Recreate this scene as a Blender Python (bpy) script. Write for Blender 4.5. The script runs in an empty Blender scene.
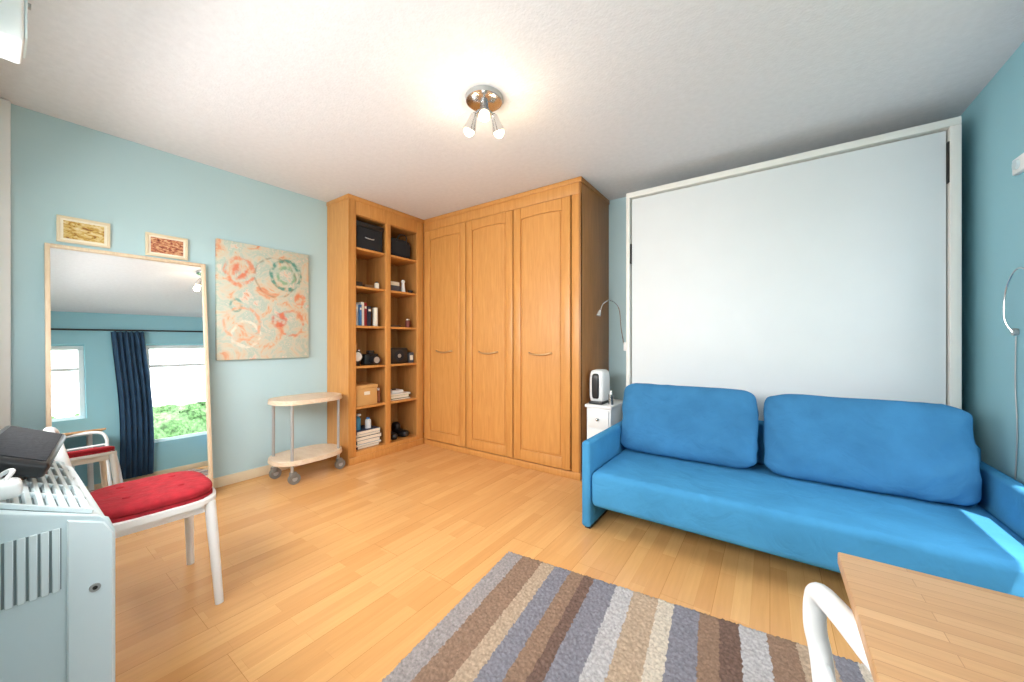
import bpy, bmesh, math, random
from mathutils import Vector, Matrix, noise as mnoise
random.seed(4)
scene = bpy.context.scene
try:
    scene.view_settings.view_transform = 'Standard'
    scene.view_settings.look = 'None'
except Exception as e:
    print(e)

# ---------------------------------------------------------------- materials
def lin(c):
    out = []
    for v in c[:3]:
        v = v / 255.0
        out.append(v / 12.92 if v <= 0.04045 else ((v + 0.055) / 1.055) ** 2.4)
    return (*out, 1.0)

def new_mat(name):
    m = bpy.data.materials.new(name)
    m.use_nodes = True
    nt = m.node_tree
    return m, nt, nt.nodes['Principled BSDF']

def plain(name, col, rough=0.5, metal=0.0, var=0.04, vscale=6, bump=0.0, bscale=80, spec=0.5, bdist=0.01, bdistort=0.0):
    m, nt, b = new_mat(name)
    tc = nt.nodes.new('ShaderNodeTexCoord')
    n = nt.nodes.new('ShaderNodeTexNoise')
    n.inputs['Scale'].default_value = vscale
    n.inputs['Detail'].default_value = 4
    nt.links.new(tc.outputs['Object'], n.inputs['Vector'])
    r = nt.nodes.new('ShaderNodeValToRGB')
    c = lin(col)
    r.color_ramp.elements[0].position = 0.3
    r.color_ramp.elements[1].position = 0.7
    r.color_ramp.elements[0].color = (*[x * (1 - var) for x in c[:3]], 1)
    r.color_ramp.elements[1].color = (*[min(1, x * (1 + var)) for x in c[:3]], 1)
    nt.links.new(n.outputs['Fac'], r.inputs['Fac'])
    nt.links.new(r.outputs['Color'], b.inputs['Base Color'])
    b.inputs['Roughness'].default_value = rough
    b.inputs['Metallic'].default_value = metal
    b.inputs['Specular IOR Level'].default_value = spec
    if bump > 0:
        n2 = nt.nodes.new('ShaderNodeTexNoise')
        n2.inputs['Scale'].default_value = bscale
        n2.inputs['Detail'].default_value = 3
        n2.inputs['Distortion'].default_value = bdistort
        nt.links.new(tc.outputs['Object'], n2.inputs['Vector'])
        bp = nt.nodes.new('ShaderNodeBump')
        bp.inputs['Strength'].default_value = bump
        bp.inputs['Distance'].default_value = bdist
        nt.links.new(n2.outputs['Fac'], bp.inputs['Height'])
        nt.links.new(bp.outputs['Normal'], b.inputs['Normal'])
    return m

def wood(name, c1, c2, scale=(12, 12, 1.2), rough=0.4, coat=0.0, dist=1.0):
    m, nt, b = new_mat(name)
    tc = nt.nodes.new('ShaderNodeTexCoord')
    mp = nt.nodes.new('ShaderNodeMapping')
    mp.inputs['Scale'].default_value = scale
    n = nt.nodes.new('ShaderNodeTexNoise')
    n.inputs['Scale'].default_value = 3
    n.inputs['Detail'].default_value = 8
    n.inputs['Distortion'].default_value = dist
    nt.links.new(tc.outputs['Object'], mp.inputs['Vector'])
    nt.links.new(mp.outputs['Vector'], n.inputs['Vector'])
    r = nt.nodes.new('ShaderNodeValToRGB')
    r.color_ramp.elements[0].position = 0.3
    r.color_ramp.elements[1].position = 0.7
    r.color_ramp.elements[0].color = lin(c1)
    r.color_ramp.elements[1].color = lin(c2)
    nt.links.new(n.outputs['Fac'], r.inputs['Fac'])
    nt.links.new(r.outputs['Color'], b.inputs['Base Color'])
    b.inputs['Roughness'].default_value = rough
    b.inputs['Coat Weight'].default_value = coat
    return m

M = {}
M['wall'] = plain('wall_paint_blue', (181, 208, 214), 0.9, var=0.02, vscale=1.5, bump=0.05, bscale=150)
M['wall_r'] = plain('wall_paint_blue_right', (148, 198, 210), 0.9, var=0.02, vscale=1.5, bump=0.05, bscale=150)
M['ceil'] = plain('ceiling_textured', (224, 223, 225), 0.95, var=0.03, vscale=30, bump=0.4, bscale=80, bdist=0.005)
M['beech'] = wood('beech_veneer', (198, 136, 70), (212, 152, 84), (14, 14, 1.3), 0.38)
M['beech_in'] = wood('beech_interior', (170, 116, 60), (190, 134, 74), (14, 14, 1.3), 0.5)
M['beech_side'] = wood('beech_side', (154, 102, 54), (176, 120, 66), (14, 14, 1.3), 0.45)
M['white'] = plain('white_paint', (236, 238, 238), 0.4, var=0.01)
M['trimw'] = plain('cream_trim', (224, 208, 178), 0.5, var=0.03)
M['bedpanel'] = plain('bed_panel', (224, 228, 229), 0.5, var=0.01)
M['bedframe'] = plain('bed_frame_white', (232, 231, 224), 0.45, var=0.01)
M['dark'] = plain('dark_gap', (40, 38, 36), 0.7)
M['black'] = plain('black_plastic', (26, 27, 30), 0.35)
M['blackfab'] = plain('black_fabric', (34, 36, 42), 0.9, bump=0.3)
M['chrome'] = plain('brushed_metal', (205, 205, 205), 0.25, metal=1.0)
M['brass'] = plain('pale_brass_handle', (196, 158, 112), 0.35, metal=0.5)
M['satin'] = plain('satin_grey', (176, 178, 178), 0.4, metal=0.5)
M['slot'] = plain('grille_slot', (128, 144, 147), 0.6)
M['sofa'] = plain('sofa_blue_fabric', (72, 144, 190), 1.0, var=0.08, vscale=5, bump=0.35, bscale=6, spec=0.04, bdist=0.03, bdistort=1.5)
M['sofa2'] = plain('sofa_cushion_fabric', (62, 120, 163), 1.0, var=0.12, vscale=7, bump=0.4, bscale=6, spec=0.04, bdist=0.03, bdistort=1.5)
M['red'] = plain('red_cushion_fabric', (160, 22, 36), 0.9, var=0.2, vscale=25, bump=0.5, bscale=40)
M['trolley'] = wood('trolley_birch', (216, 192, 164), (230, 210, 186), (3, 10, 10), 0.45)
M['rubber'] = plain('castor_grey', (120, 118, 112), 0.6)
M['mirrorframe'] = wood('mirror_frame_birch', (214, 190, 160), (230, 208, 180), (14, 14, 1.5), 0.5)
M['navy'] = plain('navy_curtain', (46, 76, 104), 0.9, var=0.15, vscale=8)
M['cream'] = plain('cream_paper', (236, 228, 210), 0.7)
M['cardboard'] = plain('tan_box', (206, 160, 98), 0.8)
M['heater'] = plain('heater_enamel', (222, 234, 237), 0.35, var=0.01)
M['heater2'] = plain('heater_cap', (206, 222, 226), 0.4, var=0.01)
M['hedge'] = plain('hedge_leaves', (120, 160, 104), 0.9, var=0.6, vscale=12, bump=1.0, bscale=20, bdist=0.1)
M['ground'] = plain('outside_ground', (120, 130, 110), 0.9)

mm, nt, b = new_mat('mirror_glass')
b.inputs['Base Color'].default_value = (0.88, 0.9, 0.9, 1)
b.inputs['Metallic'].default_value = 1
b.inputs['Roughness'].default_value = 0.0
M['mirror'] = mm
mm, nt, b = new_mat('lamp_glow')
b.inputs['Base Color'].default_value = (1, .9, .75, 1)
b.inputs['Emission Color'].default_value = (1, .78, .46, 1)
b.inputs['Emission Strength'].default_value = 4
M['glow'] = mm

def floor_mat():
    m, nt, b = new_mat('laminate_floor')
    tc = nt.nodes.new('ShaderNodeTexCoord')
    mp = nt.nodes.new('ShaderNodeMapping')
    mp.inputs['Rotation'].default_value = (0, 0, math.radians(90))
    nt.links.new(tc.outputs['Object'], mp.inputs['Vector'])
    def brick(w, h, off, c1, c2, mortar, msize):
        br = nt.nodes.new('ShaderNodeTexBrick')
        br.offset = off
        br.offset_frequency = 2
        br.inputs['Scale'].default_value = 1
        br.inputs['Brick Width'].default_value = w
        br.inputs['Row Height'].default_value = h
        br.inputs['Mortar Size'].default_value = msize
        br.inputs['Mortar Smooth'].default_value = 0.3
        br.inputs['Bias'].default_value = 0
        br.inputs['Color1'].default_value = lin(c1)
        br.inputs['Color2'].default_value = lin(c2)
        br.inputs['Mortar'].default_value = lin(mortar)
        nt.links.new(mp.outputs['Vector'], br.inputs['Vector'])
        return br
    br = brick(0.50, 0.065, 0.37, (233, 181, 120), (222, 166, 105), (212, 154, 94), 0.0005)
    br2 = brick(1.2, 0.195, 0.4, (255, 255, 255), (249, 245, 240), (215, 192, 165), 0.0009)
    n = nt.nodes.new('ShaderNodeTexNoise')
    mp2 = nt.nodes.new('ShaderNodeMapping')
    mp2.inputs['Scale'].default_value = (30, 2, 1)
    nt.links.new(tc.outputs['Object'], mp2.inputs['Vector'])
    nt.links.new(mp2.outputs['Vector'], n.inputs['Vector'])
    n.inputs['Scale'].default_value = 2
    n.inputs['Detail'].default_value = 6
    r = nt.nodes.new('ShaderNodeValToRGB')
    r.color_ramp.elements[0].color = (0.85, 0.82, 0.77, 1)
    r.color_ramp.elements[1].color = (1.05, 1.05, 1.05, 1)
    nt.links.new(n.outputs['Fac'], r.inputs['Fac'])
    def mul(a, c):
        mx = nt.nodes.new('ShaderNodeMix')
        mx.data_type = 'RGBA'
        mx.blend_type = 'MULTIPLY'
        mx.inputs['Factor'].default_value = 1
        nt.links.new(a, mx.inputs['A'])
        nt.links.new(c, mx.inputs['B'])
        return mx.outputs['Result']
    o = mul(br.outputs['Color'], br2.outputs['Color'])
    o = mul(o, r.outputs['Color'])
    nt.links.new(o, b.inputs['Base Color'])
    b.inputs['Roughness'].default_value = 0.25
    b.inputs['Specular IOR Level'].default_value = 0.5
    return m
M['floor'] = floor_mat()

def bamboo_mat():
    m, nt, b = new_mat('bamboo_tabletop')
    tc = nt.nodes.new('ShaderNodeTexCoord')
    br = nt.nodes.new('ShaderNodeTexBrick')
    br.offset = 0.43
    br.inputs['Scale'].default_value = 1
    br.inputs['Brick Width'].default_value = 0.3
    br.inputs['Row Height'].default_value = 0.02
    br.inputs['Mortar Size'].default_value = 0.0004
    br.inputs['Color1'].default_value = lin((210, 168, 122))
    br.inputs['Color2'].default_value = lin((192, 146, 100))
    br.inputs['Mortar'].default_value = lin((170, 124, 80))
    nt.links.new(tc.outputs['Object'], br.inputs['Vector'])
    n = nt.nodes.new('ShaderNodeTexNoise')
    mp2 = nt.nodes.new('ShaderNodeMapping')
    mp2.inputs['Scale'].default_value = (4, 60, 1)
    nt.links.new(tc.outputs['Object'], mp2.inputs['Vector'])
    nt.links.new(mp2.outputs['Vector'], n.inputs['Vector'])
    n.inputs['Scale'].default_value = 3; n.inputs['Detail'].default_value = 6
    r = nt.nodes.new('ShaderNodeValToRGB')
    r.color_ramp.elements[0].color = (0.8, 0.78, 0.74, 1); r.color_ramp.elements[1].color = (1.1, 1.1, 1.1, 1)
    nt.links.new(n.outputs['Fac'], r.inputs['Fac'])
    mx = nt.nodes.new('ShaderNodeMix'); mx.data_type = 'RGBA'; mx.blend_type = 'MULTIPLY'; mx.inputs['Factor'].default_value = 1
    nt.links.new(br.outputs['Color'], mx.inputs['A']); nt.links.new(r.outputs['Color'], mx.inputs['B'])
    nt.links.new(mx.outputs['Result'], b.inputs['Base Color'])
    b.inputs['Roughness'].default_value = 0.4
    return m
M['bamboo'] = bamboo_mat()

def rug_mat():
    m, nt, b = new_mat('striped_rug')
    tc = nt.nodes.new('ShaderNodeTexCoord')
    n = nt.nodes.new('ShaderNodeTexNoise')
    n.inputs['Scale'].default_value = 60
    nt.links.new(tc.outputs['Object'], n.inputs['Vector'])
    sep = nt.nodes.new('ShaderNodeSeparateXYZ')
    nt.links.new(tc.outputs['Object'], sep.inputs['Vector'])
    ma = nt.nodes.new('ShaderNodeMath'); ma.operation = 'MULTIPLY_ADD'
    nt.links.new(n.outputs['Fac'], ma.inputs[0])
    ma.inputs[1].default_value = 0.02
    nt.links.new(sep.outputs['X'], ma.inputs[2])
    mr = nt.nodes.new('ShaderNodeMapRange')
    mr.inputs['From Min'].default_value = 0.0
    mr.inputs['From Max'].default_value = 1.7
    nt.links.new(ma.outputs[0], mr.inputs['Value'])
    r = nt.nodes.new('ShaderNodeValToRGB')
    cr = r.color_ramp
    cr.interpolation = 'CONSTANT'
    G = (156, 148, 146); BR = (144, 118, 100); BE = (180, 158, 136); SL = (132, 130, 138)
    CR = (202, 190, 174); DK = (116, 94, 84); LG = (182, 178, 178)
    seq = [(0, G), (.055, BR), (.12, BE), (.16, SL), (.205, BR), (.245, DK), (.27, SL), (.33, LG), (.375, BE),
           (.43, CR), (.465, SL), (.52, BR), (.56, DK), (.60, LG), (.65, BR), (.70, BE), (.76, SL), (.80, CR),
           (.85, BR), (.9, G), (.95, BE)]
    cr.elements[0].position = 0; cr.elements[0].color = lin(seq[0][1])
    cr.elements[1].position = seq[1][0]; cr.elements[1].color = lin(seq[1][1])
    for p, c in seq[2:]:
        e = cr.elements.new(p); e.color = lin(c)
    nt.links.new(mr.outputs['Result'], r.inputs['Fac'])
    n2 = nt.nodes.new('ShaderNodeTexNoise')
    n2.inputs['Scale'].default_value = 90; n2.inputs['Detail'].default_value = 6
    nt.links.new(tc.outputs['Object'], n2.inputs['Vector'])
    r2 = nt.nodes.new('ShaderNodeValToRGB')
    r2.color_ramp.elements[0].position = .3; r2.color_ramp.elements[0].color = (.75, .75, .75, 1)
    r2.color_ramp.elements[1].position = .7; r2.color_ramp.elements[1].color = (1.25, 1.25, 1.25, 1)
    nt.links.new(n2.outputs['Fac'], r2.inputs['Fac'])
    mx = nt.nodes.new('ShaderNodeMix'); mx.data_type = 'RGBA'; mx.blend_type = 'MULTIPLY'
    mx.inputs['Factor'].default_value = 1
    nt.links.new(r.outputs['Color'], mx.inputs['A']); nt.links.new(r2.outputs['Color'], mx.inputs['B'])
    nt.links.new(mx.outputs['Result'], b.inputs['Base Color'])
    b.inputs['Roughness'].default_value = 1
    b.inputs['Specular IOR Level'].default_value = 0.05
    return m
M['rug'] = rug_mat()

def art_mat(name, base, rings, nscale=3.5):
    m, nt, b = new_mat(name)
    tc = nt.nodes.new('ShaderNodeTexCoord')
    sep0 = nt.nodes.new('ShaderNodeSeparateXYZ')
    nt.links.new(tc.outputs['Generated'], sep0.inputs['Vector'])
    cmb = nt.nodes.new('ShaderNodeCombineXYZ')
    nt.links.new(sep0.outputs['Y'], cmb.inputs['X'])
    mz = nt.nodes.new('ShaderNodeMath'); mz.operation = 'MULTIPLY'; mz.inputs[1].default_value = 1.3
    nt.links.new(sep0.outputs['Z'], mz.inputs[0])
    nt.links.new(mz.outputs[0], cmb.inputs['Y'])
    V = cmb.outputs['Vector']
    n = nt.nodes.new('ShaderNodeTexNoise')
    n.inputs['Scale'].default_value = nscale; n.inputs['Detail'].default_value = 9
    n.inputs['Roughness'].default_value = 0.7; n.inputs['Distortion'].default_value = 0.6
    nt.links.new(V, n.inputs['Vector'])
    r = nt.nodes.new('ShaderNodeValToRGB')
    cr = r.color_ramp
    cr.elements[0].position = base[0][0]; cr.elements[0].color = lin(base[0][1])
    cr.elements[1].position = base[1][0]; cr.elements[1].color = lin(base[1][1])
    for p, c in base[2:]:
        e = cr.elements.new(p); e.color = lin(c)
    nt.links.new(n.outputs['Fac'], r.inputs['Fac'])
    cur = r.outputs['Color']
    n3 = nt.nodes.new('ShaderNodeTexNoise'); n3.inputs['Scale'].default_value = 9; n3.inputs['Detail'].default_value = 5
    nt.links.new(V, n3.inputs['Vector'])
    n4 = nt.nodes.new('ShaderNodeTexNoise'); n4.inputs['Scale'].default_value = 14; n4.inputs['Detail'].default_value = 8
    nt.links.new(V, n4.inputs['Vector'])
    mr2 = nt.nodes.new('ShaderNodeMapRange')
    mr2.inputs['From Min'].default_value = .40; mr2.inputs['From Max'].default_value = .56
    mr2.inputs['To Min'].default_value = .12
    nt.links.new(n4.outputs['Fac'], mr2.inputs['Value'])
    for (cx, cy, rad, wid, col, strength) in rings:
        d = nt.nodes.new('ShaderNodeVectorMath'); d.operation = 'DISTANCE'
        nt.links.new(V, d.inputs[0]); d.inputs[1].default_value = (cx, cy, 0)
        a = nt.nodes.new('ShaderNodeMath'); a.operation = 'MULTIPLY_ADD'
        nt.links.new(n3.outputs['Fac'], a.inputs[0]); a.inputs[1].default_value = 0.07
        nt.links.new(d.outputs['Value'], a.inputs[2])
        s = nt.nodes.new('ShaderNodeMath'); s.operation = 'SUBTRACT'
        nt.links.new(a.outputs[0], s.inputs[0]); s.inputs[1].default_value = rad + .035
        ab = nt.nodes.new('ShaderNodeMath'); ab.operation = 'ABSOLUTE'
        nt.links.new(s.outputs[0], ab.inputs[0])
        mr = nt.nodes.new('ShaderNodeMapRange')
        mr.inputs['From Min'].default_value = wid * .4; mr.inputs['From Max'].default_value = wid
        mr.inputs['To Min'].default_value = strength; mr.inputs['To Max'].default_value = 0
        nt.links.new(ab.outputs[0], mr.inputs['Value'])
        mu = nt.nodes.new('ShaderNodeMath'); mu.operation = 'MULTIPLY'
        nt.links.new(mr.outputs['Result'], mu.inputs[0]); nt.links.new(mr2.outputs['Result'], mu.inputs[1])
        mx = nt.nodes.new('ShaderNodeMix'); mx.data_type = 'RGBA'
        nt.links.new(mu.outputs[0], mx.inputs['Factor'])
        nt.links.new(cur, mx.inputs['A']); mx.inputs['B'].default_value = lin(col)
        cur = mx.outputs['Result']
    nt.links.new(cur, b.inputs['Base Color'])
    b.inputs['Roughness'].default_value = 0.7
    return m
M['art'] = art_mat('abstract_canvas',
    [(.30, (206, 124, 90)), (.38, (214, 158, 124)), (.44, (206, 190, 164)), (.5, (200, 198, 182)), (.55, (170, 190, 178)), (.60, (216, 204, 188)), (.67, (212, 150, 116)), (.74, (202, 112, 80))],
    [(.22, .98, .05, .05, (218, 112, 74), .85), (.22, .98, .14, .03, (218, 126, 90), .85),
     (.72, 1.0, .17, .028, (76, 144, 130), .9), (.72, 1.0, .10, .025, (122, 170, 134), .8), (.60, .96, .23, .014, (130, 122, 100), .5),
     (.64, .46, .05, .05, (204, 84, 64), .8), (.78, .42, .15, .022, (216, 126, 90), .8), (.28, .28, .14, .02, (236, 222, 206), .7),
     (.18, .60, .06, .02, (80, 150, 140), .7), (.25, .40, .18, .02, (222, 156, 120), .8), (.88, .72, .05, .03, (222, 130, 90), .8)], 4.6)
M['pic1'] = art_mat('landscape_print', [(.38, (130, 80, 40)), (.46, (196, 156, 70)), (.54, (214, 190, 130)), (.62, (226, 208, 170))], [], 4)
M['pic2'] = art_mat('townscape_print', [(.38, (96, 40, 34)), (.46, (170, 90, 66)), (.54, (206, 150, 106)), (.64, (226, 196, 160))], [], 7)

# ---------------------------------------------------------------- mesh builder
class B:
    def __init__(self, name):
        self.name = name; self.bm = bmesh.new(); self.mats = []
    def mi(self, mat):
        m = M[mat] if isinstance(mat, str) else mat
        if m not in self.mats: self.mats.append(m)
        return self.mats.index(m)
    def add(self, tb, mat, xf=None):
        idx = self.mi(mat)
        if xf is not None: tb.transform(xf)
        for f in tb.faces: f.material_index = idx
        bmesh.ops.recalc_face_normals(tb, faces=tb.faces[:])
        me = bpy.data.meshes.new('tmp'); tb.to_mesh(me); tb.free()
        self.bm.from_mesh(me); bpy.data.meshes.remove(me)
    def box(self, lo, hi, mat, bev=0.0, seg=2, xf=None):
        tb = bmesh.new(); bmesh.ops.create_cube(tb, size=1)
        s = [hi[i] - lo[i] for i in range(3)]; c = [(hi[i] + lo[i]) / 2 for i in range(3)]
        tb.transform(Matrix.Translation(c) @ Matrix.Diagonal((*s, 1)))
        if bev > 0:
            bev = min(bev, min(abs(x) for x in s) * .49)
            bmesh.ops.bevel(tb, geom=tb.edges[:], offset=bev, segments=seg, profile=.5, affect='EDGES')
        self.add(tb, mat, xf)
    def cyl(self, p0, p1, r, mat, r2=None, seg=24, cap=True):
        p0 = Vector(p0); p1 = Vector(p1); d = p1 - p0
        tb = bmesh.new()
        bmesh.ops.create_cone(tb, cap_ends=cap, segments=seg, radius1=r, radius2=r if r2 is None else r2, depth=d.length)
        q = Vector((0, 0, 1)).rotation_difference(d.normalized())
        self.add(tb, mat, Matrix.Translation((p0 + p1) / 2) @ q.to_matrix().to_4x4())
    def ball(self, c, r, mat, xf=None):
        tb = bmesh.new(); bmesh.ops.create_uvsphere(tb, u_segments=24, v_segments=14, radius=1)
        if not isinstance(r, (tuple, list)): r = (r, r, r)
        tb.transform(Matrix.Translation(c) @ Matrix.Diagonal((*r, 1)))
        self.add(tb, mat, xf)
    def pill(self, c, s, mat, p=6, cuts=14, rot=None, pinch=0.0, wrinkle=0.0):
        """rounded super-cube, s = half sizes"""
        tb = bmesh.new(); bmesh.ops.create_cube(tb, size=2)
        bmesh.ops.subdivide_edges(tb, edges=tb.edges[:], cuts=cuts, use_grid_fill=True)
        for v in tb.verts:
            x, y, z = v.co
            x, y, z = [math.sin(t * math.pi / 2) * .6 + t * .4 for t in (x, y, z)]
            n = (abs(x) ** p + abs(y) ** p + abs(z) ** p) ** (1 / p)
            v.co = Vector((x, y, z)) / n
            if pinch:
                a, bb = v.co.x, v.co.z
                v.co.y *= (1 - pinch) + pinch * math.sqrt(max(0, (1 - a ** 4) * (1 - bb ** 4)))
        xf = Matrix.Translation(c) @ (rot.to_4x4() if rot else Matrix.Identity(4)) @ Matrix.Diagonal((*s, 1))
        tb.transform(xf)
        if wrinkle:
            tb.normal_update()
            cc = Vector(c)
            for v in tb.verts:
                d = v.co - cc
                q = Vector((v.co.x * 4.5, v.co.y * 5, v.co.z * 11 + 1.5 * math.sin(v.co.x * 5)))
                ridge = 1 - abs(mnoise.noise(q + cc * 3)) * 2.2
                edge = min(1, (abs(d.x) / s[0]) ** 2 * .8 + .25)
                v.co += v.normal * (wrinkle * (ridge - .5) * edge)
        self.add(tb, mat)
    def tube(self, pts, r, mat, seg=12, smooth=6, closed=False, rs=None):
        P = [Vector(p) for p in pts]
        if smooth > 1:
            Q = []
            n = len(P)
            for i in range(n - 1 if not closed else n):
                p0 = P[(i - 1) % n] if (closed or i > 0) else P[0]
                p1 = P[i % n]; p2 = P[(i + 1) % n]
                p3 = P[(i + 2) % n] if (closed or i + 2 < n) else P[-1]
                for k in range(smooth):
                    t = k / smooth
                    Q.append(.5 * ((2 * p1) + (p2 - p0) * t + (2 * p0 - 5 * p1 + 4 * p2 - p3) * t * t + (3 * p1 - p0 - 3 * p2 + p3) * t ** 3))
            if not closed: Q.append(P[-1])
            P = Q
        tb = bmesh.new(); rings = []
        n = len(P); up = None
        for i, p in enumerate(P):
            if closed: t = (P[(i + 1) % n] - P[i - 1]).normalized()
            else: t = (P[min(i + 1, n - 1)] - P[max(i - 1, 0)]).normalized()
            if up is None: up = t.orthogonal().normalized()
            up = (up - t * up.dot(t)).normalized()
            s = t.cross(up)
            rr = r if rs is None else r * rs[min(len(rs) - 1, int(i / n * len(rs)))]
            rings.append([tb.verts.new(p + (up * rr * math.cos(a) + s * rr * math.sin(a))) for a in [2 * math.pi * k / seg for k in range(seg)]])
        for i in range(n if closed else n - 1):
            a = rings[i]; c = rings[(i + 1) % n]
            for k in range(seg):
                tb.faces.new((a[k], a[(k + 1) % seg], c[(k + 1) % seg], c[k]))
        if not closed:
            tb.faces.new(rings[0]); tb.faces.new(rings[-1])
        self.add(tb, mat)
    def prism(self, poly, axis, lo, hi, mat, bev=0.0, seg=2, xf=None, bevel_only=None):
        tb = bmesh.new()
        def mk(a, b_, d):
            return {'x': (d, a, b_), 'y': (a, d, b_), 'z': (a, b_, d)}[axis]
        v0 = [tb.verts.new(mk(a, c, lo)) for a, c in poly]
        v1 = [tb.verts.new(mk(a, c, hi)) for a, c in poly]
        n = len(poly)
        f0 = tb.faces.new(v0); f1 = tb.faces.new(v1)
        for i in range(n): tb.faces.new((v0[i], v0[(i + 1) % n], v1[(i + 1) % n], v1[i]))
        if bev > 0:
            f = {'lo': [f0], 'hi': [f1], None: [f0, f1]}[bevel_only]
            es = list({e for ff in f for e in ff.edges})
            bmesh.ops.bevel(tb, geom=es, offset=bev, segments=seg, profile=.5, affect='EDGES')
        self.add(tb, mat, xf)
    def done(self, loc=None, rot=None, angle=38, xf=None):
        if xf is not None: self.bm.transform(xf)
        me = bpy.data.meshes.new(self.name); self.bm.to_mesh(me); self.bm.free()
        for m in self.mats: me.materials.append(m)
        me.shade_smooth()
        me.set_sharp_from_angle(angle=math.radians(angle))
        o = bpy.data.objects.new(self.name, me); scene.collection.objects.link(o)
        if loc: o.location = loc
        if rot: o.rotation_euler = rot
        return o

# ---------------------------------------------------------------- room
XL, XR, YB, YS, H = -3.4, 0.9, 3.3, -0.06, 2.4
CH = 1.1
b = B('floor'); b.box((XL - .2, YS - .2, -.1), (XR + .2, YB + .2, 0), 'floor'); b.done()
b = B('ceiling'); b.box((XL - .2, YS - .2, H), (XR + .2, YB + .2, H + .1), 'ceil'); b.done()
b = B('wall_left'); b.box((XL - .2, YS - .2, 0), (XL, YB + .2, H), 'wall'); b.done()
b = B('wall_back'); b.box((XL, YB, 0), (XR, YB + .2, H), 'wall'); b.done()

def wall_holes(name, axis, d0, d1, a0, a1, holes, mat):
    b = B(name)
    def bx(p, q, z0, z1):
        if q - p < 1e-4 or z1 - z0 < 1e-4: return
        if axis == 'y': b.box((d0, p, z0), (d1, q, z1), mat)
        else: b.box((p, d0, z0), (q, d1, z1), mat)
    cur = a0
    for (p, q, z0, z1) in holes:
        bx(cur, p, 0, H); bx(p, q, 0, z0); bx(p, q, z1, H); cur = q
    bx(cur, a1, 0, H)
    b.done()
WR = [(.16, .74, .95, 1.95), (1.34, 2.32, .48, 1.95)]
WS = [(-2.9, -0.2, .98, 1.80)]  # unseen opening behind the camera, added to let in more light
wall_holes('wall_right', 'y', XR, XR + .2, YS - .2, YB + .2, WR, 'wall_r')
wall_holes('wall_front', 'x', YS - .2, YS, XL, XR, WS, 'wall')

def window(name, axis, d, lo, hi, z0, z1, nm):
    b = B(name); w = .05
    def bx(p, q, a, c, dd=.03):
        if axis == 'y': b.box((d - dd, p, a), (d + dd, q, c), 'white', .006)
        else: b.box((p, d - dd, a), (q, d + dd, c), 'white', .006)
    bx(lo, hi, z0, z0 + w); bx(lo, hi, z1 - w, z1); bx(lo, lo + w, z0 + w, z1 - w); bx(hi - w, hi, z0 + w, z1 - w)
    for i in range(1, nm):
        m = lo + (hi - lo) * i / nm
        bx(m - .025, m + .025, z0 + w, z1 - w)
    zz = z1 - .32
    bx(lo + w, hi - w, zz - .02, zz + .02, .02)
    b.done()
window('window_1', 'y', XR + .12, *WR[0], 1)
window('window_2', 'y', XR + .12, *WR[1], 1)
window('added_window', 'x', YS - .12, *WS[0], 3)  # frame of the added, unseen front window

b = B('baseboard_left'); b.box((XL, YS, 0), (XL + .016, 1.815, .075), 'trimw', .004); b.done()
b = B('baseboard_right'); b.box((XR - .016, YS, 0), (XR, YB, .075), 'trimw', .004); b.done()
b = B('trim_1'); b.box((XL, YS, 0), (XL + .05, .065, H - .005), 'white', .006); b.done()

# curtain on right wall
b = B('navy_curtain')
tb = bmesh.new(); cols = 60; rows = 8; vs = []
for j in range(rows + 1):
    row = []
    for i in range(cols + 1):
        t = i / cols; z = .06 + (2.12 - .06) * j / rows
        y = 1.00 + .34 * t + .03 * math.sin(j * .5)
        row.append(tb.verts.new((XR - .07 + .028 * math.sin(t * 38) + .008 * math.sin(t * 17 + j * .4), y, z)))
    vs.append(row)
for j in range(rows):
    for i in range(cols): tb.faces.new((vs[j][i], vs[j][i + 1], vs[j + 1][i + 1], vs[j + 1][i]))
b.add(tb, 'navy')
b.cyl((XR - .07, .0, 2.14), (XR - .07, 2.34, 2.14), .012, 'black')
for yy in (.05, 1.25, 2.30): b.cyl((XR - .07, yy, 2.14), (XR - .002, yy, 2.14), .008, 'black')
b.done(angle=80)

# outside
b = B('hedge')
tb = bmesh.new(); bmesh.ops.create_grid(tb, x_segments=60, y_segments=14, size=1)
for v in tb.verts:
    x, y = v.co.x, v.co.y
    a = (y + 1) * .5
    v.co = Vector((4.0 + .8 * a + random.uniform(-.12, .12), x * 5 + 1, -1.5 + 2.8 * math.sin(a * math.pi / 2) + random.uniform(-.1, .12)))
b.add(tb, 'hedge'); b.done()
b = B('outside_ground'); b.box((XR + .5, -12, -1.7), (20, 14, -1.5), 'ground'); b.done()

# ---------------------------------------------------------------- bookcase
XF = -3.04; YW = 2.68; Y0 = 1.82
b = B('bookcase')
b.box((XL + .001, Y0, 0), (XF + .0, Y0 + .02, H - .002), 'beech')
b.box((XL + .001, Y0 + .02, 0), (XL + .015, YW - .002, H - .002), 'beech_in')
b.box((XF - .022, Y0 - .002, 0), (XF, 1.892, H - .002), 'beech', .003)
b.box((XF - .022, 2.205, .1), (XF, 2.26, 2.24), 'beech', .003)
b.box((XF - .022, 2.59, 0), (XF, YW - .001, H - .002), 'beech', .003)
b.box((XF - .022, 1.892, 2.24), (XF, 2.59, H - .002), 'beech', .003)
b.box((XF - .022, 1.892, 0), (XF, 2.59, .10), 'beech', .003)
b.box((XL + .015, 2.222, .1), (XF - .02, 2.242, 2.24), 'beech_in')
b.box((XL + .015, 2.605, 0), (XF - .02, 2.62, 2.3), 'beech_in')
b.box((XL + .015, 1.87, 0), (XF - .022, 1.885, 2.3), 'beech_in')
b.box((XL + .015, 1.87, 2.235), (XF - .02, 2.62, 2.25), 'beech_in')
ZS = [.10, .50, .87, 1.24, 1.60, 1.95]
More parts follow.
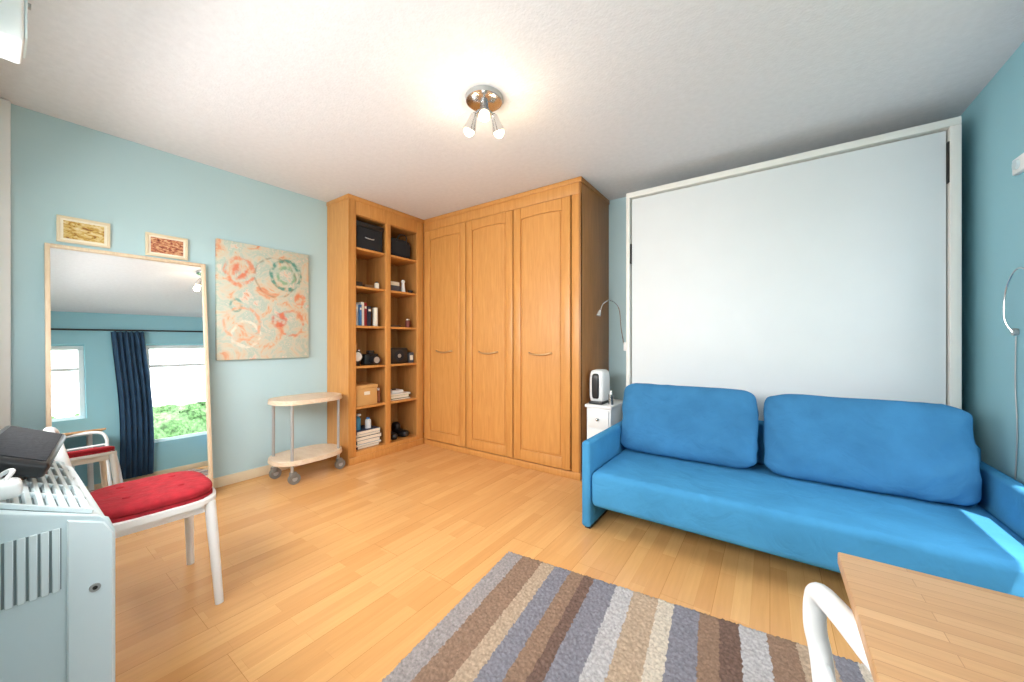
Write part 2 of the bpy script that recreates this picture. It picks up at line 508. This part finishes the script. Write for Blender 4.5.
for z in ZS:
    b.box((XL + .015, 1.885, z - .02), (XF - .012, 2.222, z), 'beech', .002)
    b.box((XL + .015, 2.242, z - .02), (XF - .012, 2.605, z), 'beech', .002)
b.box((XF - .0, Y0 - .004, H - .04), (XF + .008, YW - .001, H - .002), 'beech', .003)
b.box((XL + .001, Y0 - .008, H - .04), (XF + .008, Y0, H - .002), 'beech', .003)
b.box((XF, Y0, 0), (XF + .012, YW - .014, .06), 'beech', .003)
b.done()

# ---------------------------------------------------------------- wardrobe
XW = -1.22
b = B('fitted_wardrobe')
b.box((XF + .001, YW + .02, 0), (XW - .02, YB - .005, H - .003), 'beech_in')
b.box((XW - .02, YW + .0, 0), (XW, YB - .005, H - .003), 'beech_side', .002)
b.box((XF + .001, YW, 2.27), (XW - .0, YW + .02, H - .003), 'beech', .003)
b.box((XF + .001, YW, 0), (XW, YW + .02, .05), 'beech', .003)
b.box((XF + .001, YW, .05), (-3.005, YW + .02, 2.27), 'beech', .002)
b.box((-1.300, YW, .05), (XW, YW + .02, 2.27), 'beech', .002)
b.box((XF + .012, YW - .008, H - .04), (XW + .008, YW, H - .003), 'beech', .003)
b.box((XW, YW - .008, H - .04), (XW + .008, YB - .005, H - .003), 'beech_side', .003)
b.box((XF + .02, YW - .012, 0), (XW + .0, YW, .055), 'beech', .003)
def arch_pts(x0, x1, h0, a, n=24):
    return [(x0 + (x1 - x0) * i / n, h0 + a * (1 - (2 * i / n - 1) ** 2)) for i in range(n + 1)]
for (x0, x1) in [(-3.0, -2.425), (-2.415, -1.865), (-1.855, -1.305)]:
    z0, z1 = .065, 2.26; st = .075; yf = YW - .020
    b.box((x0, YW - .008, z0), (x1, YW + .001, z1), 'beech')
    b.box((x0, yf, z0), (x0 + st, YW - .008, z1), 'beech', .004)
    b.box((x1 - st, yf, z0), (x1, YW - .008, z1), 'beech', .004)
    b.box((x0 + st, yf, z0), (x1 - st, YW - .008, z0 + .09), 'beech', .004)
    ap = arch_pts(x0 + st, x1 - st, z1 - .10, .012)
    b.prism([(x0 + st, z1)] + ap + [(x1 - st, z1)], 'y', yf, YW - .008, 'beech', .004, 1, bevel_only='lo')
    g = .012
    ap2 = arch_pts(x0 + st + g, x1 - st - g, z1 - .10 - g, .0115)
    b.prism([(x0 + st + g, z0 + .09 + g)] + ap2 + [(x1 - st - g, z0 + .09 + g)], 'y', YW - .017, YW - .008, 'beech', .007, 1, bevel_only='lo')
    xc = (x0 + x1) / 2; zc = .99
    b.tube([(xc - .11, yf + .003, zc + .010), (xc - .095, yf - .018, zc + .007), (xc - .05, yf - .028, zc - .003), (xc, yf - .030, zc - .006), (xc + .05, yf - .028, zc - .003), (xc + .095, yf - .018, zc + .007), (xc + .11, yf + .003, zc + .010)], .0075, 'brass', 10)
b.done(angle=28)

# ---------------------------------------------------------------- shelf contents
def col(c): return plain('tone_%d_%d_%d' % c, c, .6)
def books(name, y0, y1, z, hts, cols, x0=-3.33, dep=.2):
    b = B(name); y = y0; i = 0
    while True:
        w = random.uniform(.018, .038)
        if y + w > y1: break
        h = hts * random.uniform(.75, 1.0)
        d = dep * random.uniform(.8, 1)
        b.box((x0, y, z), (x0 + d, y + w - .001, z + h), col(cols[i % len(cols)]), .002)
        b.box((x0 + d, y + .004, z + h * .75), (x0 + d + .0008, y + w - .005, z + h * .85), 'cream')
        y += w; i += 1
    return b.done()
def flat_books(name, y0, y1, z, n, cols):
    b = B(name); zz = z
    for i in range(n):
        t = random.uniform(.015, .035); o = random.uniform(0, .03)
        b.box((-3.32 + o, y0 + o, zz), (-3.08 - o * .5, y1 - o, zz + t), col(cols[i % len(cols)]), .002)
        b.box((-3.32 + o + .004, y0 + o + .004, zz + .003), (-3.078 - o * .5, y1 - o - .004, zz + t - .003), 'cream')
        zz += t + .0005
    return b.done(), zz
def jar(name, x, y, z, r, h, c, lid):
    b = B(name); b.cyl((x, y, z), (x, y, z + h * .75), r, c); b.cyl((x, y, z + h * .75), (x, y, z + h * .85), r, c, r * .6)
    b.cyl((x, y, z + h * .85), (x, y, z + h), r * .62, lid); b.done()
b = B('black_storage_box')
b.box((-3.33, 1.91, 1.951), (-3.07, 2.19, 2.17), 'blackfab', .012)
b.box((-3.34, 1.90, 2.15), (-3.06, 2.20, 2.20), 'black', .012)
b.tube([(-3.068, 2.00, 2.06), (-3.05, 2.02, 2.05), (-3.05, 2.07, 2.05), (-3.068, 2.09, 2.06)], .005, 'satin'); b.done()
b = B('storage_tin')
for k, (yy, h, c) in enumerate([(1.96, .05, (60, 50, 44)), (2.08, .035, (120, 90, 60))]):
    b.box((-3.25, yy - .05, 1.601), (-3.12, yy + .05, 1.601 + h), col(c), .006)
b.done()
jar('small_jar', -3.13, 2.165, 1.601, .022, .075, 'cream', 'dark')
books('shelf_books', 1.90, 2.10, 1.241, .23, [(40, 60, 110), (210, 215, 220), (60, 120, 180), (230, 230, 225), (150, 40, 40), (30, 34, 50)], x0=-3.27)
b = B('paper_roll')
b.cyl((-3.12, 2.14, 1.241), (-3.12, 2.14, 1.42), .025, 'cream'); b.cyl((-3.12, 2.14, 1.42), (-3.12, 2.14, 1.425), .012, 'dark'); b.done()
b = B('camera')
b.box((-3.2, 2.03, .871), (-3.12, 2.18, .975), 'black', .012); b.cyl((-3.12, 2.11, .92), (-3.05, 2.11, .92), .04, 'black')
b.cyl((-3.05, 2.11, .92), (-3.048, 2.11, .92), .03, 'satin'); b.box((-3.18, 2.08, .975), (-3.13, 2.14, 1.01), 'black', .006); b.done()
b = B('alarm_clock')
b.cyl((-3.16, 1.95, .955), (-3.11, 1.95, .955), .05, 'black'); b.cyl((-3.11, 1.95, .955), (-3.108, 1.95, .955), .042, 'white')
b.box((-3.16, 1.92, .871), (-3.12, 1.98, .915), 'black', .004)
b.ball((-3.135, 1.925, 1.01), .018, 'chrome'); b.ball((-3.135, 1.975, 1.01), .018, 'chrome'); b.done()
b = B('framed_photo')
b.box((-3.30, 1.93, .871), (-3.285, 2.06, 1.08), 'beech', .003); b.box((-3.285, 1.945, .886), (-3.283, 2.045, 1.065), 'cream'); b.done()
b = B('wooden_box')
b.box((-3.32, 1.91, .501), (-3.07, 2.13, .66), 'cardboard', .004); b.box((-3.325, 1.905, .66), (-3.065, 2.135, .69), 'cardboard', .004)
b.box((-3.07, 1.99, .60), (-3.067, 2.05, .63), 'cream'); b.done()
jar('small_jar', -3.13, 2.178, .501, .022, .14, col((150, 90, 60)), 'white')
_, zz = flat_books('stacked_books', 1.91, 2.19, .101, 6, [(40, 60, 90), (200, 205, 210), (60, 130, 150), (60, 60, 60), (220, 220, 210)])
b = B('spray_bottle')
b.cyl((-3.18, 1.99, zz), (-3.18, 1.99, zz + .10), .03, col((70, 150, 190))); b.cyl((-3.18, 1.99, zz + .10), (-3.18, 1.99, zz + .13), .03, col((70, 150, 190)), .01)
b.box((-3.195, 1.975, zz + .13), (-3.14, 2.005, zz + .15), 'white', .004); b.done()
jar('small_jar', -3.16, 2.09, zz, .028, .10, 'white', col((60, 120, 180)))
# column 2
b = B('fabric_bag'); b.pill((-3.2, 2.42, 2.05), (.12, .14, .099), 'blackfab', 5, 10); b.tube([(-3.09, 2.36, 2.10), (-3.06, 2.38, 2.17), (-3.06, 2.46, 2.17), (-3.09, 2.48, 2.10)], .006, 'black'); b.done()
flat = B('small_carton')
flat.box((-3.28, 2.28, 1.601), (-3.09, 2.42, 1.66), col((70, 74, 84)), .004); flat.box((-3.27, 2.29, 1.661), (-3.10, 2.41, 1.70), 'cream', .004); flat.done()
b = B('white_figurine')
b.cyl((-3.12, 2.47, 1.601), (-3.12, 2.47, 1.70), .026, 'white', .014); b.ball((-3.12, 2.47, 1.715), .02, 'white'); b.done()
b = B('trinket_dish'); b.cyl((-3.10, 2.55, 1.601), (-3.10, 2.55, 1.63), .02, 'dark', .03); b.done()
b = B('trinket_tray'); b.box((-3.25, 2.27, 1.241), (-3.1, 2.43, 1.262), col((90, 70, 60)), .005); b.done()
jar('small_jar', -3.12, 2.53, 1.241, .026, .09, col((120, 60, 50)), 'cream')
b = B('shelf_speaker')
b.box((-3.3, 2.28, .871), (-3.08, 2.50, 1.03), 'black', .014)
b.cyl((-3.082, 2.39, .95), (-3.076, 2.39, .95), .055, 'blackfab'); b.cyl((-3.076, 2.39, .95), (-3.073, 2.39, .95), .02, 'satin'); b.done()
b = B('small_carton'); b.box((-3.18, 2.525, .871), (-3.09, 2.585, .98), col((80, 84, 90)), .003); b.box((-3.09, 2.535, .90), (-3.0895, 2.575, .95), 'cream'); b.done()
_, zz = flat_books('stacked_books', 2.27, 2.55, .501, 3, [(40, 44, 44), (150, 170, 90), (230, 230, 226)])
b = B('white_gadget'); b.box((-3.25, 2.33, zz), (-3.12, 2.48, zz + .03), 'white', .01); b.cyl((-3.18, 2.4, zz + .03), (-3.18, 2.4, zz + .04), .02, 'black'); b.done()
b = B('black_shoes')
for yy in (2.34, 2.48):
    b.pill((-3.18, yy, .14), (.12, .042, .038), 'black', 3, 8); b.pill((-3.25, yy, .185), (.05, .036, .055), 'black', 3, 8)
b.done()

# ---------------------------------------------------------------- wall bed
YBED = 2.95; x0, x1, zt = -.95, .829, 2.29; fw = .042
b = B('murphy_bed')
b.box((x0, YBED, 0), (x0 + fw * .7, YB - .004, zt - fw), 'bedframe', .003)
b.box((x1 - fw, YBED, 0), (x1, YB - .004, zt - fw), 'bedframe', .003)
b.box((x0, YBED, zt - fw), (x1, YB - .004, zt), 'bedframe', .003)
b.box((x0 + .01, YB - .03, .02), (x1 - .01, YB - .006, zt - .01), 'dark')
b.box((x0 + fw * .7 + .012, YBED + .018, .20), (x1 - fw - .008, YBED + .25, zt - fw - .012), 'bedpanel', .003)
b.box((x0 + fw * .7, YBED + .02, .02), (x1 - fw, YBED + .05, .19), 'bedframe', .003)
b.box((x0 + .029, YBED + .005, 1.72), (x0 + .041, YBED + .03, 1.88), 'dark', .003)
b.box((x1 - fw - .008, YBED + .003, 1.95), (x1 - fw + .002, YBED + .03, 2.17), 'dark', .003)
b.done()

b = B('reading_lamp')
b.box((-.975, 2.96, 1.02), (-.952, 3.0, 1.09), 'white', .005)
b.tube([(-.975, 2.98, 1.06), (-.985, 2.94, 1.2), (-.99, 2.9, 1.36), (-1.03, 2.84, 1.42), (-1.08, 2.80, 1.40), (-1.10, 2.78, 1.34)], .004, 'chrome', 8)
b.cyl((-1.10, 2.78, 1.345), (-1.11, 2.77, 1.30), .008, 'satin', .018)
b.done()
b = B('reading_lamp')
b.cyl((XR - .002, 2.62, 1.14), (XR - .016, 2.62, 1.14), .016, 'satin')
b.tube([(XR - .016, 2.62, 1.14), (XR - .035, 2.63, 1.2), (XR - .035, 2.62, 1.32), (XR - .035, 2.55, 1.40), (XR - .04, 2.46, 1.40), (XR - .045, 2.40, 1.34)], .0035, 'chrome', 8)
b.cyl((XR - .045, 2.40, 1.345), (XR - .05, 2.38, 1.30), .008, 'satin', .018)
b.tube([(XR - .006, 2.62, 1.12), (XR - .006, 2.625, .9), (XR - .006, 2.61, .7), (XR - .006, 2.63, .45)], .0025, 'satin'); b.done()
b = B('thermostat'); b.box((XR - .022, 2.51, 1.83), (XR - .001, 2.61, 1.90), 'white', .006); b.cyl((XR - .022, 2.56, 1.865), (XR - .032, 2.56, 1.865), .02, 'heater2'); b.done()

# ---------------------------------------------------------------- sofa
b = B('blue_sofa')
sx0, sx1, sy0, sy1 = -.905, .865, 2.0, 2.82
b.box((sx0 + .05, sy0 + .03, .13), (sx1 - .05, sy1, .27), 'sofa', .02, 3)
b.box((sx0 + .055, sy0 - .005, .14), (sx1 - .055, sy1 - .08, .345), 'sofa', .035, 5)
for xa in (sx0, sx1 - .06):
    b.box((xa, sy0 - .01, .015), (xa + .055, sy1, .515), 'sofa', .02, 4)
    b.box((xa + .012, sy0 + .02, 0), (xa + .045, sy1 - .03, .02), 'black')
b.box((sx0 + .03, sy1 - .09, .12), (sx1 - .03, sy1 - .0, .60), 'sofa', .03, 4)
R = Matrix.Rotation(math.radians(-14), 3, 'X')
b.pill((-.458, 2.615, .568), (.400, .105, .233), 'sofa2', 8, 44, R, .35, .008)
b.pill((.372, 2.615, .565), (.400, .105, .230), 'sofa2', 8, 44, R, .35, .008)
b.done(angle=60)

# ---------------------------------------------------------------- bedside cabinet + device
b = B('bedside_cabinet')
nx0, nx1, ny0, ny1, nz = -1.205, -.985, 2.72, 3.1, .60
b.box((nx0 + .012, ny0 + .012, .08), (nx1 - .012, ny1, nz - .025), 'white', .003)
b.box((nx0, ny0 - .005, nz - .025), (nx1, ny1, nz), 'white', .006)
for i in range(3):
    z = .11 + i * .155
    b.box((nx0 + .025, ny0, z), (nx1 - .025, ny0 + .014, z + .14), 'white', .005)
    b.ball(((nx0 + nx1) / 2, ny0 - .012, z + .07), .013, 'chrome'); b.cyl(((nx0 + nx1) / 2, ny0, z + .07), ((nx0 + nx1) / 2, ny0 - .012, z + .07), .006, 'chrome')
for xx in (nx0 + .03, nx1 - .03):
    for yy in (ny0 + .03, ny1 - .03): b.cyl((xx, yy, 0), (xx, yy, .09), .012, 'white', .018)
b.done()
b = B('coffee_machine')
b.pill((-1.135, 2.86, .735), (.062, .09, .134), 'white', 5, 10)
b.pill((-1.135, 2.785, .74), (.030, .03, .10), 'black', 5, 10)
b.box((-1.18, 2.74, .601), (-1.07, 2.9, .62), 'black', .006); b.done()
b = B('perfume_bottle'); b.cyl((-1.02, 2.80, .601), (-1.02, 2.80, .68), .02, 'chrome'); b.cyl((-1.02, 2.80, .68), (-1.02, 2.80, .71), .009, 'white'); b.done()

# ---------------------------------------------------------------- mirror (leaning)
mw0, mw1, mh, ft = .178, .905, 1.665, .02
b = B('leaning_mirror')
b.box((-.018, mw0, 0), (.012, mw0 + ft, mh), 'mirrorframe', .003)
b.box((-.018, mw1 - ft, 0), (.012, mw1, mh), 'mirrorframe', .003)
b.box((-.018, mw0 + ft, mh - ft), (.012, mw1 - ft, mh), 'mirrorframe', .003)
b.box((-.018, mw0 + ft, 0), (.012, mw1 - ft, ft), 'mirrorframe', .003)
b.box((-.016, mw0 + ft, ft), (-.004, mw1 - ft, mh - ft), 'mirror')
lean = math.radians(-6.0)
b.done(xf=Matrix.Translation((XL + .195, 0, .003)) @ Matrix.Rotation(lean, 4, 'Y'))

# ---------------------------------------------------------------- art
b = B('abstract_painting'); b.box((XL + .002, .97, .955), (XL + .035, 1.635, 1.865), 'art', .003); b.done()
def pic(name, y0, y1, z0, z1, m):
    b = B(name); f = .014
    for (a, c, d, e) in [(y0, y1, z0, z0 + f), (y0, y1, z1 - f, z1), (y0, y0 + f, z0 + f, z1 - f), (y1 - f, y1, z0 + f, z1 - f)]:
        b.box((XL + .002, a, d), (XL + .018, c, e), 'trimw', .002)
    b.box((XL + .002, y0 + f, z0 + f), (XL + .010, y1 - f, z1 - f), 'cream')
    o = b.done()
    p = B(name + '_print'); p.box((XL + .0105, y0 + f + .012, z0 + f + .012), (XL + .0125, y1 - f - .012, z1 - f - .012), m); c = p.done(); c.parent = o
pic('framed_picture', .222, .435, 1.680, 1.835, 'pic1')
pic('framed_picture', .593, .81, 1.672, 1.825, 'pic2')

# ---------------------------------------------------------------- trolley
b = B('serving_trolley')
def stad(cx, cy, hx, hy, p=3.2, n=48):
    out = []
    for i in range(n):
        a = 2 * math.pi * i / n; c, s = math.cos(a), math.sin(a)
        out.append((cx + hx * math.copysign(abs(c) ** (2 / p), c), cy + hy * math.copysign(abs(s) ** (2 / p), s)))
    return out
tcx, tcy = -3.13, 1.505
for z in (.16, .62):
    b.prism(stad(tcx, tcy, .19, .265, 2.7), 'z', z, z + .022, 'trolley', .005, 2)
    b.prism(stad(tcx, tcy, .193, .268, 2.7), 'z', z - .012, z + .001, 'trolley', .003, 1)
wheels = [(-2.99, 1.33), (-3.24, 1.30), (-3.03, 1.72)]
for (x, y) in wheels:
    b.cyl((x, y, .09), (x, y, .62), .011, 'satin')
    b.cyl((x - .013, y + .014, .042), (x + .013, y + .014, .042), .042, 'rubber')
    b.cyl((x - .015, y + .014, .042), (x + .015, y + .014, .042), .018, 'satin')
    b.box((x - .02, y - .016, .05), (x + .02, y + .03, .095), 'rubber', .008)
b.done()

# ---------------------------------------------------------------- chairs
def chair(name, loc, rz, back_h, cushion, seat_h=.44, tr=.0155, lean=0.0):
    b = B(name)
    b.prism(stad(0, 0, .215, .205, 4.0), 'z', seat_h - .022, seat_h, 'white', .008, 2)
    for sx in (-1, 1):
        b.tube([(sx * .175, .165, seat_h - .02), (sx * .20, .175, .22), (sx * .225, .185, 0)], .017, 'white', 12, 4, rs=[1.15, 1.1, 1.0, .9, .85])
        b.tube([(sx * .175, -.165, seat_h - .02), (sx * .195, -.18, .22), (sx * .21, -.19, 0)], .017, 'white', 12, 4, rs=[1.15, 1.1, 1.0, .9, .85])
    b.box((-.17, .145, seat_h - .06), (.17, .165, seat_h - .02), 'white', .004)
    b.box((-.17, -.165, seat_h - .06), (.17, -.145, seat_h - .02), 'white', .004)
    for sx in (-1, 1): b.box((sx * .17 - .01, -.16, seat_h - .06), (sx * .17 + .01, .16, seat_h - .02), 'white', .004)
    bh = back_h
    y0, y1 = -.185, -.215 - lean
    pts = [(-.185, y0, seat_h - .03), (-.195, y0 - .01 - lean * .3, seat_h + .12), (-.195, y0 - .02 - lean * .8, bh - .10), (-.165, y1, bh - .03), (-.09, y1 - .012, bh - .004), (0, y1 - .016, bh),
           (.09, y1 - .012, bh - .004), (.165, y1, bh - .03), (.195, y0 - .02 - lean * .8, bh - .10), (.195, y0 - .01 - lean * .3, seat_h + .12), (.185, y0, seat_h - .03)]
    b.tube(pts, tr, 'white', 14, 6)
    q = lean * .3
    b.tube([(-.192, y0 - .012 - q, seat_h + .12), (-.1, y0 - .03 - q, seat_h + .12), (0, y0 - .036 - q, seat_h + .12), (.1, y0 - .03 - q, seat_h + .12), (.192, y0 - .012 - q, seat_h + .12)], .011, 'white', 12, 5)
    if cushion:
        b.prism(stad(0, .01, .195, .185, 4.0), 'z', seat_h, seat_h + .012, 'red', .005, 1)
        b.pill((0, .01, seat_h + .026), (.198, .188, .026), 'red', 3.4, 16)
        for (x, y) in ((-.08, -.07), (.08, -.07), (-.08, .09), (.08, .09)): b.ball((x, y, seat_h + .051), (.012, .012, .005), 'red')
    return b.done(xf=Matrix.Translation(loc) @ Matrix.Rotation(rz, 4, 'Z'), angle=50)
chair('dining_chair', (-2.125, .378, 0), math.radians(-2), .765, True, lean=.025)
chair('dining_chair', (.322, .695, 0.0245), math.radians(-70), .692, False, .41, .016)

# ---------------------------------------------------------------- table
b = B('dining_table')
tx0, tx1, ty0, ty1, tz = .092, .865, .0, .813, .75
b.box((tx0, ty0, tz - .022), (tx1, ty1, tz), 'bamboo', .003)
b.box((tx0 + .12, ty0 + .07, tz - .03), (tx1 - .07, ty1 - .07, tz - .022), 'white', .002)
for xx in (tx0 + .62, tx1 - .05):
    for yy in (ty0 + .07, ty1 - .07): b.box((xx - .02, yy - .02, 0), (xx + .02, yy + .02, tz - .022), 'white', .004)
b.done()

# ---------------------------------------------------------------- rug (tufted pile surface)
b = B('striped_rug')
tb = bmesh.new(); nx, ny = 336, 300; W, D = 1.68, 1.5; g = []
for j in range(ny + 1):
    row = []
    for i in range(nx + 1):
        x = W * i / nx; y = -D * j / ny
        edge = i in (0, nx) or j in (0, ny)
        near = min(i, nx - i, j, ny - j)
        z = .0008 if edge else .016 + min(near, 3) * .0015 + random.uniform(-.004, .004)
        if edge:
            x += random.uniform(-.003, .003); y += random.uniform(-.003, .003)
        else:
            x += random.uniform(-.0012, .0012); y += random.uniform(-.0012, .0012)
        row.append(tb.verts.new((x, y, z)))
    g.append(row)
for j in range(ny):
    for i in range(nx): tb.faces.new((g[j][i], g[j + 1][i], g[j + 1][i + 1], g[j][i + 1]))
b.add(tb, 'rug')
b.box((.004, -D + .004, .0004), (W - .004, -.004, .006), 'rug')
b.done(loc=(-1.105, 1.54, 0.0), rot=(0, 0, math.radians(6.2)), angle=180)

# ---------------------------------------------------------------- ceiling spotlight
lx, ly = -1.25, 1.52
b = B('ceiling_spotlight')
b.cyl((lx, ly, H - .001), (lx, ly, H - .022), .10, 'satin', .096, 40)
b.cyl((lx, ly, H - .022), (lx, ly, H - .03), .096, 'chrome', .08, 40)
b.cyl((lx, ly, H - .03), (lx, ly, H - .07), .022, 'chrome')
heads = []
for a in (70, 190, 310):
    a = math.radians(a); d = Vector((math.cos(a), math.sin(a), 0))
    p = Vector((lx, ly, H - .06))
    k = p + d * .062 + Vector((0, 0, -.014))
    b.tube([p, p + d * .03 + Vector((0, 0, .002)), k], .006, 'chrome', 8)
    b.ball(k, .013, 'chrome')
    dr = (d * .4 + Vector((0, 0, -1))).normalized()
    s = k; e = s + dr * .085
    b.cyl(s, s + dr * .035, .018, 'chrome', .024)
    b.cyl(s + dr * .035, e, .024, 'chrome', .036, cap=False)
    b.ball(e, .029, 'glow'); heads.append(e + dr * .05)
b.done()
for h in heads:
    L = bpy.data.lights.new('spot_bulb', 'POINT'); L.energy = 2.0; L.color = (1, .80, .56); L.shadow_soft_size = .03
    o = bpy.data.objects.new('spot_bulb_light', L); o.location = h; scene.collection.objects.link(o)

# ---------------------------------------------------------------- storage heater
hx0, hx1 = -1.86, -1.24
b = B('storage_heater')
prof = [(YS + .001, .10), (.16, .10), (.165, .12), (.165, .66), (.155, .69), (.14, .70), (-.02, .775), (YS + .001, .775)]
b.prism(prof, 'x', hx0, hx1 - .02, 'heater', .004, 2)
b.prism([(p[0] + (.003 if p[0] > 0 else 0), p[1] + (.003 if p[1] > .3 else 0)) for p in prof], 'x', hx1 - .02, hx1, 'heater2', .006, 2)
b.prism([(.095, .12), (.164, .12), (.164, .66), (.15, .69), (.095, .715)], 'x', hx1, hx1 + .006, 'heater', .003, 1)
b.box((hx0 + .03, YS + .02, 0), (hx0 + .08, .14, .10), 'dark'); b.box((hx1 - .1, YS + .02, 0), (hx1 - .05, .14, .10), 'dark')
b.cyl((hx1 + .006, .135, .55), (hx1 + .009, .135, .55), .009, 'satin'); b.cyl((hx1 + .009, .135, .55), (hx1 + .010, .135, .55), .004, 'dark')
b.box((hx1, -.045, .57), (hx1 + .0015, .088, .70), 'slot')
for i in range(9):
    y = -.045 + .133 * (i + .5) / 9
    b.box((hx1 + .001, y - .0055, .568), (hx1 + .006, y + .0055, .702), 'heater', .0015, 1)
ang = math.atan2(-.075, .16)
G = Matrix.Translation((0, .14, .70)) @ Matrix.Rotation(ang, 4, 'X')
b.box((hx0 + .03, -.17, -.004), (hx1 - .03, -.008, .002), 'slot', xf=G)
n = 9
for i in range(n):
    y = -.17 + .162 * (i + .5) / n
    b.box((hx0 + .03, y - .005, .002), (hx1 - .03, y + .005, .012), 'heater', .0015, 1, xf=G)
for i in range(6):
    x = hx0 + .03 + (hx1 - hx0 - .06) * i / 5
    b.box((x - .004, -.17, .002), (x + .004, -.008, .0125), 'heater', .0015, 1, xf=G)
b.done()

b = B('desk_telephone')
T = Matrix.Translation((-1.66, .050, .817)) @ Matrix.Rotation(math.radians(-8), 4, 'Z') @ Matrix.Rotation(math.radians(-24), 4, 'X')
b.box((-.20, -.06, -.026), (.22, .07, .012), 'black', .012, 3, xf=T)
b.box((-.18, -.048, .012), (.20, .058, .014), 'blackfab', .001, xf=T)
b.box((-.12, -.045, -.046), (-.06, .045, -.024), 'black', .004, xf=T); b.box((.10, -.045, -.046), (.16, .045, -.024), 'black', .004, xf=T)
b.done()
b = B('power_adapter')
b.box((-1.33, -.005, .775), (-1.27, .04, .81), 'white', .012, 3)
b.tube([(-1.30, .018, .81), (-1.31, .028, .825), (-1.36, .02, .815), (-1.39, .0, .79)], .004, 'white'); b.done()

b = B('wall_mounted_cabinet')
b.box((-1.74, YS + .001, 1.88), (-1.60, .052, 2.385), 'white', .01, 3)
b.box((-1.73, .052, 1.90), (-1.61, .058, 2.365), 'heater', .003)
b.cyl((-1.63, .058, 2.0), (-1.63, .064, 2.0), .008, 'satin')
b.done()

# ---------------------------------------------------------------- lights
w = bpy.data.worlds.new('world'); scene.world = w; w.use_nodes = True
bg = w.node_tree.nodes['Background']
bg.inputs['Color'].default_value = (.94, .97, 1, 1); bg.inputs['Strength'].default_value = 6.2
s = bpy.data.lights.new('sun', 'SUN'); s.energy = 8; s.angle = math.radians(.6); s.color = (1, .95, .86)
so = bpy.data.objects.new('sun', s); scene.collection.objects.link(so)
so.rotation_euler = Vector((-.27, .25, -1)).to_track_quat('-Z', 'Y').to_euler()
def area(name, loc, d, sx, sy, e, c):
    L = bpy.data.lights.new(name, 'AREA'); L.shape = 'RECTANGLE'; L.size = sx; L.size_y = sy; L.energy = e; L.color = c
    o = bpy.data.objects.new(name, L); o.location = loc; o.rotation_euler = Vector(d).to_track_quat('-Z', 'Z').to_euler()
    scene.collection.objects.link(o)
area('added_fill_light', (-1.55, YS - .3, 1.5), (0, 1, -.40), 2.7, .7, 78, (1, .985, .965))  # added soft fill lamp, aimed in through the unseen front opening

# ---------------------------------------------------------------- camera
cam = bpy.data.cameras.new('camera'); co = bpy.data.objects.new('camera', cam); scene.collection.objects.link(co)
co.location = (0, 0, CH); co.rotation_euler = (math.radians(90), 0, math.radians(35.1))
cam.sensor_width = 36; cam.lens = 367 / 1024 * 36; cam.clip_start = .01
scene.camera = co
